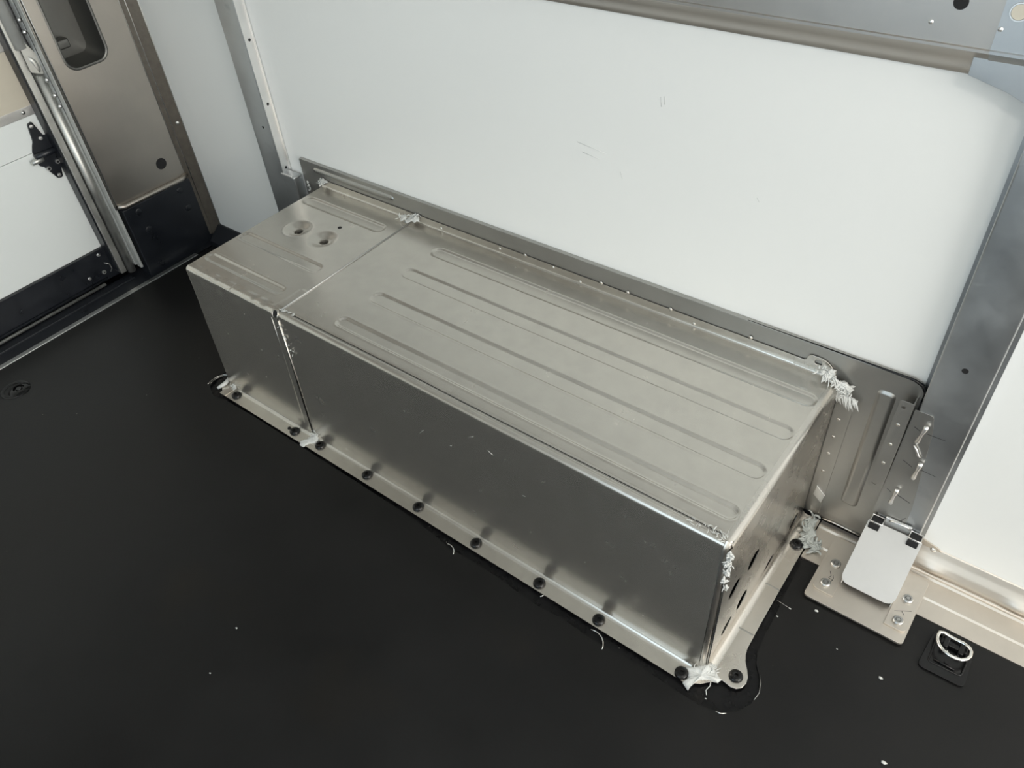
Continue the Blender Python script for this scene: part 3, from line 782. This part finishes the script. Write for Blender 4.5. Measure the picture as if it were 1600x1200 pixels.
# edge trim between pillar and white wall
tr = thing('edge_trim', 'dark brown metal edge trim strip running up between the steel pillar and the white wall', 'trim', (-.55, -.11, 0))
def strip(name, m, xa, ya, xb, yb, z0, z1, t=.0014, ex=0):
    bm = bmesh.new(); d = Vector((xb - xa, yb - ya, 0)).normalized(); n = Vector((d.y, -d.x, 0))
    v = [Vector((xa, ya, 0)), Vector((xb, yb, 0)), Vector((xb, yb, 0)) - n * t, Vector((xa, ya, 0)) - n * t]
    A = [bm.verts.new(p + Vector((0, 0, z0))) for p in v]; B = [bm.verts.new(p + Vector((0, 0, z1))) for p in v]
    for i in range(4): j = (i + 1) % 4; bm.faces.new((A[i], A[j], B[j], B[i]))
    bm.faces.new(list(reversed(A))); bm.faces.new(B)
    return link(name, bm, m, tr, bevel=.0003)
strip('inner_strip', 'brown', -.5600, -.128, -.5520, -.1180, .02, 1.2)
strip('outer_strip', 'brown', -.5520, -.1175, -.5350, -.0965, .02, 1.2)
tube('bright_line', 'cast', [(-.5512, -.1183, .13), (-.5512, -.1183, 1.2)], .0012, tr, 6)
tube('bright_line', 'zinc', [(-.5600, -.1285, .205), (-.5600, -.1285, 1.2)], .0014, tr, 6)
tube('bright_line', 'zinc', [(-.5345, -.0962, .03), (-.5345, -.0962, 1.2)], .0015, tr, 6)
lathe('rivet', 'zinc', [(0, .002), (.0028, .0016), (.0046, 0)], (-.5425, -.1065, .347), (.77, -.63, 0), 16, tr)
rehome(tr)
# black box at the foot of the pillar
bb = thing('corner_casting', 'black bolted steel block at the foot of the rear corner pillar', 'block', (-.57, -.22, 0))
bm = bmesh.new(); add_box(bm, -.60, -.557, -.327, -.110, -.003, .196)
link('body', bm, 'black', bb, bevel=.003)
for y, z in ((-.288, .176), (-.282, .120), (-.160, .176), (-.156, .121)):
    lathe('bolt', 'black', [(0, .003), (.006, .003), (.009, .0015), (.0095, 0)], (-.557, y, z), (1, 0, 0), 20, bb)
rehome(bb)

# ------------------------------------------------------------------ rear roll-up door
dx = -.640
dr = bpy.data.objects.new('door_1', None); COL.objects.link(dr); dr.location = (dx, -1.2, 0); struct(dr, 'white roll-up rear door with a black bottom rail')
def dbox(name, m, y0, y1, z0, z1, a=dx, b=dx - .02, bev=.001, label=None):
    return box(name, m, b, a, y0, y1, z0, z1, dr, bevel=bev, label=label)
dbox('door_panel', 'door', -2.28, -.365, .096, .3815)
dbox('door_panel', 'door', -2.28, -.365, .3825, .68)
dbox('door_panel', 'door', -2.28, -.365, .682, 1.2)
dbox('reinforcing_plate', 'board', -2.28, -.360, .470, .604, dx + .002, dx - .0, .0008, label='pale beige metal plate')
box('plate_hem', 'cast', dx, dx + .0028, -2.28, -.372, .462, .483, dr, bevel=.0005)
lathe('rivet', 'steelbolt', [(0, .002), (.0028, .0016), (.0046, 0)], (dx + .0028, -.409, .473), (1, 0, 0), 16, dr)
dbox('upper_band', 'zinc', -2.28, -.372, .606, .66, dx + .006, dx, .001)
dbox('bottom_rail', 'black', -2.28, -.362, .006, .096, dx + .008, dx - .02, .002, label='black painted bottom rail')
tube('weather_strip', 'zinc', [(dx + .017, -2.28, .004), (dx + .017, -.425, .004)], .0042, dr, 10)
tube('weather_strip', 'black', [(dx + .010, -2.28, .012), (dx + .010, -.41, .012)], .0046, dr, 10)
# roller hinge plate
hg = plate('roller_hinge', 'black', round_poly([(-.4140, .4470), (-.4025, .4500), (-.3925, .4130), (-.3760, .4060), (-.3740, .3600), (-.3860, .3330), (-.3940, .3050), (-.4060, .3060), (-.4230, .3440), (-.4320, .3500), (-.4320, .3850), (-.4250, .3990), (-.4200, .4060)], .004, 3), [],
           onx(dx + .006), (1, 0, 0), .005, dr, bevel=.0008, label='black roller hinge plate')
tube('hinge_barrel', 'black', [(dx + .011, -.434, .374), (dx + .011, -.372, .374)], .0075, hg, 12)
tube('roller_shaft', 'zinc', [(dx + .013, -.448, .366), (dx + .013, -.420, .366)], .0062, hg, 12)
tube('roller_shaft', 'zinc', [(dx + .013, -.374, .374), (dx + .013, -.350, .374)], .0045, hg, 12)
for y, z in ((-.4080, .4400), (-.4010, .4080), (-.4000, .3130)): lathe('bolt', 'cast', [(0, .0028), (.0040, .0022), (.0052, 0)], (dx + .006, y, z), (1, 0, 0), 16, hg)
for y, z in ((-.4160, .3370), (-.3900, .3440)):
    lathe('nut', 'cast', [(.0030, .0028), (.0052, .0028), (.0056, 0)], (dx + .006, y, z), (1, 0, 0), 16, hg)
    lathe('nut_hole', 'void', [(0, .0012), (.0030, .0012)], (dx + .006, y, z), (1, 0, 0), 16, hg)
# bottom bracket bolts
for y, z in ((-.404, .082), (-.452, .034)): lathe('bolt', 'cast', [(0, .0030), (.0036, .0024), (.0054, 0)], (dx + .008, y, z), (1, 0, 0), 16, dr)
for y, z in ((-.379, .040), (-.411, .032)):
    lathe('nut', 'zinc', [(.0022, .0030), (.0050, .0028), (.0058, 0)], (dx + .008, y, z), (1, 0, 0), 16, dr)
tube('cable_end', 'zinc', [(dx + .012, -.402, .058), (dx + .016, -.392, .050), (dx + .014, -.390, .034), (dx + .012, -.396, .026)], .0012, dr, 6)
rehome(dr)

# door track beside the pillar
tk = thing('door_track', 'grey steel roller door track with a round guide tube, left of the steel pillar', 'door track', (-.61, -.35, 0))
box('channel', 'zinc', -.640, -.600, -.3820, -.3660, .020, 1.2, tk, bevel=.0015)
box('channel_lip', 'black', -.638, -.606, -.3860, -.3822, .030, 1.2, tk, bevel=.0005)
box('channel_back', 'post', -.640, -.618, -.3660, -.3300, .015, 1.2, tk, bevel=.001)
tube('guide_tube', 'zinc', [(-.6035, -.3520, .012), (-.6035, -.3520, .548)], .0105, tk, 18)
tube('guide_tube', 'tubepaint', [(-.5990, -.3640, .610), (-.5990, -.3640, 1.2)], .0125, tk, 18)
tube('guide_tube', 'zinc', [(-.6035, -.3520, .545), (-.6000, -.3500, .565), (-.5960, -.3535, .580), (-.5960, -.360, .592)], [.0105, .0095, .0070, .004], tk, 14)
box('pillar_return', 'tubepaint', -.580, -.5615, -.3415, -.3350, .03, 1.2, tk, bevel=.001)
box('track_flange', 'tubepaint', -.602, -.588, -.3425, -.3365, .03, 1.2, tk, bevel=.001)
box('bracket', 'post', -.606, -.585, -.3420, -.3395, .455, .70, tk, bevel=.0008)
plate('bracket_web', 'zinc', round_poly([(-.3690, .560), (-.3440, .548), (-.3420, .595), (-.3560, .625), (-.3680, .612)], .004), [], onx(-.592), (1, 0, 0), .0015, tk, bevel=.0004)
for y, z in ((-.3440, .666), (-.3450, .641), (-.3455, .536), (-.3445, .500), (-.3440, .474)):
    lathe('bolt', 'cast', [(0, .0040), (.0034, .0032), (.0052, .0010), (.0052, 0)], (-.587, y, z), (1, 0, 0), 14, tk)
rehome(tk)
# threshold and sill strip
box('trim_1', 'black', -.622, -.5415, -2.3, -.10, -.012, -.002, bevel=.001); struct(bpy.data.objects['trim_1'], 'black threshold in front of the rear door')
box('trim_2', 'black', -.602, -.585, -2.3, -.36, -.004, .003, bevel=.001); struct(bpy.data.objects['trim_2'])
ss = box('sill_strip', 'sill', -.5410, -.5265, -2.3, -.195, -.004, .0022, bevel=.0008)
tag(ss, 'slim aluminium sill strip edging the black floor in front of the rear door', 'sill strip')
box('trim_3', 'black', -.5265, -.5245, -2.3, -.10, -.004, .0005, bevel=0); struct(bpy.data.objects['trim_3'])

# ------------------------------------------------------------------ floor fittings
dg = thing('tie_down_ring', 'black floor tie-down tray with a steel D-ring, right of the post foot', 'tie-down ring', (1.470, -.250, 0))
to = round_poly([(1.4365, -.288), (1.503, -.286), (1.499, -.210), (1.441, -.212)], .010)
ti = round_poly([(1.4475, -.272), (1.4945, -.270), (1.4955, -.216), (1.4475, -.216)], .006)
plate('tray', 'plastic', to, [ti], onz(.0036), (0, 0, 1), .0034, dg, bevel=.0014)
box('tray_floor', 'plastic', 1.446, 1.496, -.273, -.215, .0001, .0007, dg, bevel=0)
tube('tray_rim', 'plastic', [(a, b, .0034) for a, b in ti], .0016, dg, 6, closed=True)
box('pivot_block', 'plastic', 1.453, 1.491, -.232, -.217, .0008, .0085, dg, bevel=.002)
for x in (1.4605, 1.483): box('pivot_lug', 'plastic', x - .004, x + .004, -.240, -.218, .0008, .0130, dg, bevel=.002)
for x, y in ((1.466, -.2405), (1.480, -.2415)): lathe('screw', 'chrome', [(0, .0014), (.0018, .0010), (.0026, 0)], (x, y, .0040), n=14, parent=dg)
ring = [(1.4462, -.2280, .0145), (1.4470, -.2210, .0140), (1.4530, -.2175, .0130), (1.4620, -.2185, .0125), (1.4720, -.2190, .0125), (1.4820, -.2190, .0130), (1.4910, -.2225, .0140), (1.4950, -.2290, .0150),
        (1.4955, -.2380, .0160), (1.4925, -.2460, .0170), (1.4860, -.2525, .0178), (1.4780, -.2550, .0180), (1.4700, -.2550, .0180), (1.4610, -.2525, .0178), (1.4530, -.2460, .0170), (1.4480, -.2370, .0155)]
tube('ring', 'chrome', ring, .0027, dg, 10, closed=True, label='steel D-ring')
tube('tray_rib', 'plastic', [(1.454, -.263, .002), (1.484, -.264, .002)], .0016, dg, 8)
lathe('screw', 'plastic', [(0, .0016), (.0030, .0012), (.0036, 0)], (1.471, -.258, .0008), n=14, parent=dg)
rehome(dg)

cup = thing('floor_socket', 'round black recessed bolt socket in the floor near the rear door sill', 'floor bolt', (-.418, -.780, 0))
lathe('rim', 'plastic', [(.0330, 0), (.0315, .0016), (.0285, .0018), (.0270, .0008), (.0245, .0008)], (-.423, -.783, 0), n=36, parent=cup)
lathe('bolt', 'bolt', [(0, .0050), (.0060, .0050), (.0075, .0022), (.0115, .0022), (.0125, .0060), (.0180, .0055), (.0225, .0020), (.0245, .0006)], (-.415, -.777, 0), n=32, parent=cup)
rehome(cup)

# curled swarf left in the floor cut-outs
def swarf(pts, r, label, group=None, name='metal_shaving', m='chrome'):
    o = tube(name, m, pts, r, None, 6); tag(o, label, 'metal shaving', group); return o
def arcp(cx, cy, r, a0, a1, z, n=10): return [(a, b, z) for a, b in arc(cx, cy, r, a0, a1, n)]
swarf(arcp(.700, -.549, .0185, 112, 18, .0014), [.0003] + [.0011] * 9 + [.0005], 'curved bright metal shaving at the cut-out edge near the middle of the wheel box front')
swarf(arcp(1.008, -.5475, .0250, 112, 10, .0014), [.0003] + [.0011] * 9 + [.0005], 'curved bright metal shaving on the floor below the bolt second from the front right corner')
swarf(arcp(-.012, -.497, .040, 118, 205, .0012, 12), .0006, 'fine bright ring edge around the floor cut-out at the left end of the wheel box')
swarf(arcp(-.012, -.497, .036, 120, 200, .0010, 12), .0004, 'inner fine ring edge of the floor cut-out at the left end of the wheel box')
swarf([(1.262, -.480, .0010), (1.2635, -.466, .0012), (1.259, -.450, .0012), (1.252, -.439, .0008)], .0005, 'thin glinting cut edge of the floor sheet beside the rounded flange lobe', m='steelbolt')
swarf([(1.224, -.529, .0008), (1.232, -.5275, .0012), (1.238, -.5225, .0008)], .0010, 'short bright sliver in the floor cut-out below the rounded flange lobe')
swarf([(.8955, -.5225, .0008), (.8995, -.5155, .0010)], .0012, 'tiny straight metal sliver beside the flange in the floor cut-out')
swarf([(1.2185, -.302, .0002), (1.2440, -.3045, .0002)], .0004, 'fine straight scratch-like sliver across the cut-out right of the end flange', m='steelbolt')
# crumbs on the black floor
CR = [(.511, -.867, .0022, 'tiny pale crumb on the open black floor left of centre'), (1.400, -.339, .0034, 'pale crumb on the floor below the tie-down ring'),
      (1.279, -.285, .0034, 'pale crumb on the floor in front of the aluminium post foot'), (1.446, -.459, .0040, 'pale chip on the floor at the bottom right corner of the photo'),
      (1.203, -.520, .0016, 'tiny white crumb below the smeared sealant at the front right corner'), (.541, -.944, .0018, 'tiny crumb on the floor near the bottom edge left of centre'),
      (1.243, -.305, .0020, 'small crumb in the gap between end flange and post foot'), (1.232, -.330, .0018, 'small crumb by the cut edge right of the end flange'),
      (1.330, -.330, .0014, 'speck on the floor below the post foot base plate'), (1.262, -.250, .0016, 'speck in the corner left of the post foot base plate')]
for i, (x, y, r, lb) in enumerate(CR):
    rnd = random.Random(40 + i); bm = bmesh.new()
    ret = bmesh.ops.create_icosphere(bm, subdivisions=2, radius=1)
    for q in ret['verts']:
        d = 1 + .5 * pnoise(q.co * 1.9 + Vector((i * 3.1, 0, 0)))
        q.co = Vector((x + q.co.x * r * d, y + q.co.y * r * .6 * d, max(.0, r * .35 + q.co.z * r * .45 * d) + .0002))
    tag(link('floor_crumb', bm, 'seal', None, smooth=True), lb, 'crumb', 'pale crumbs scattered on the black floor')
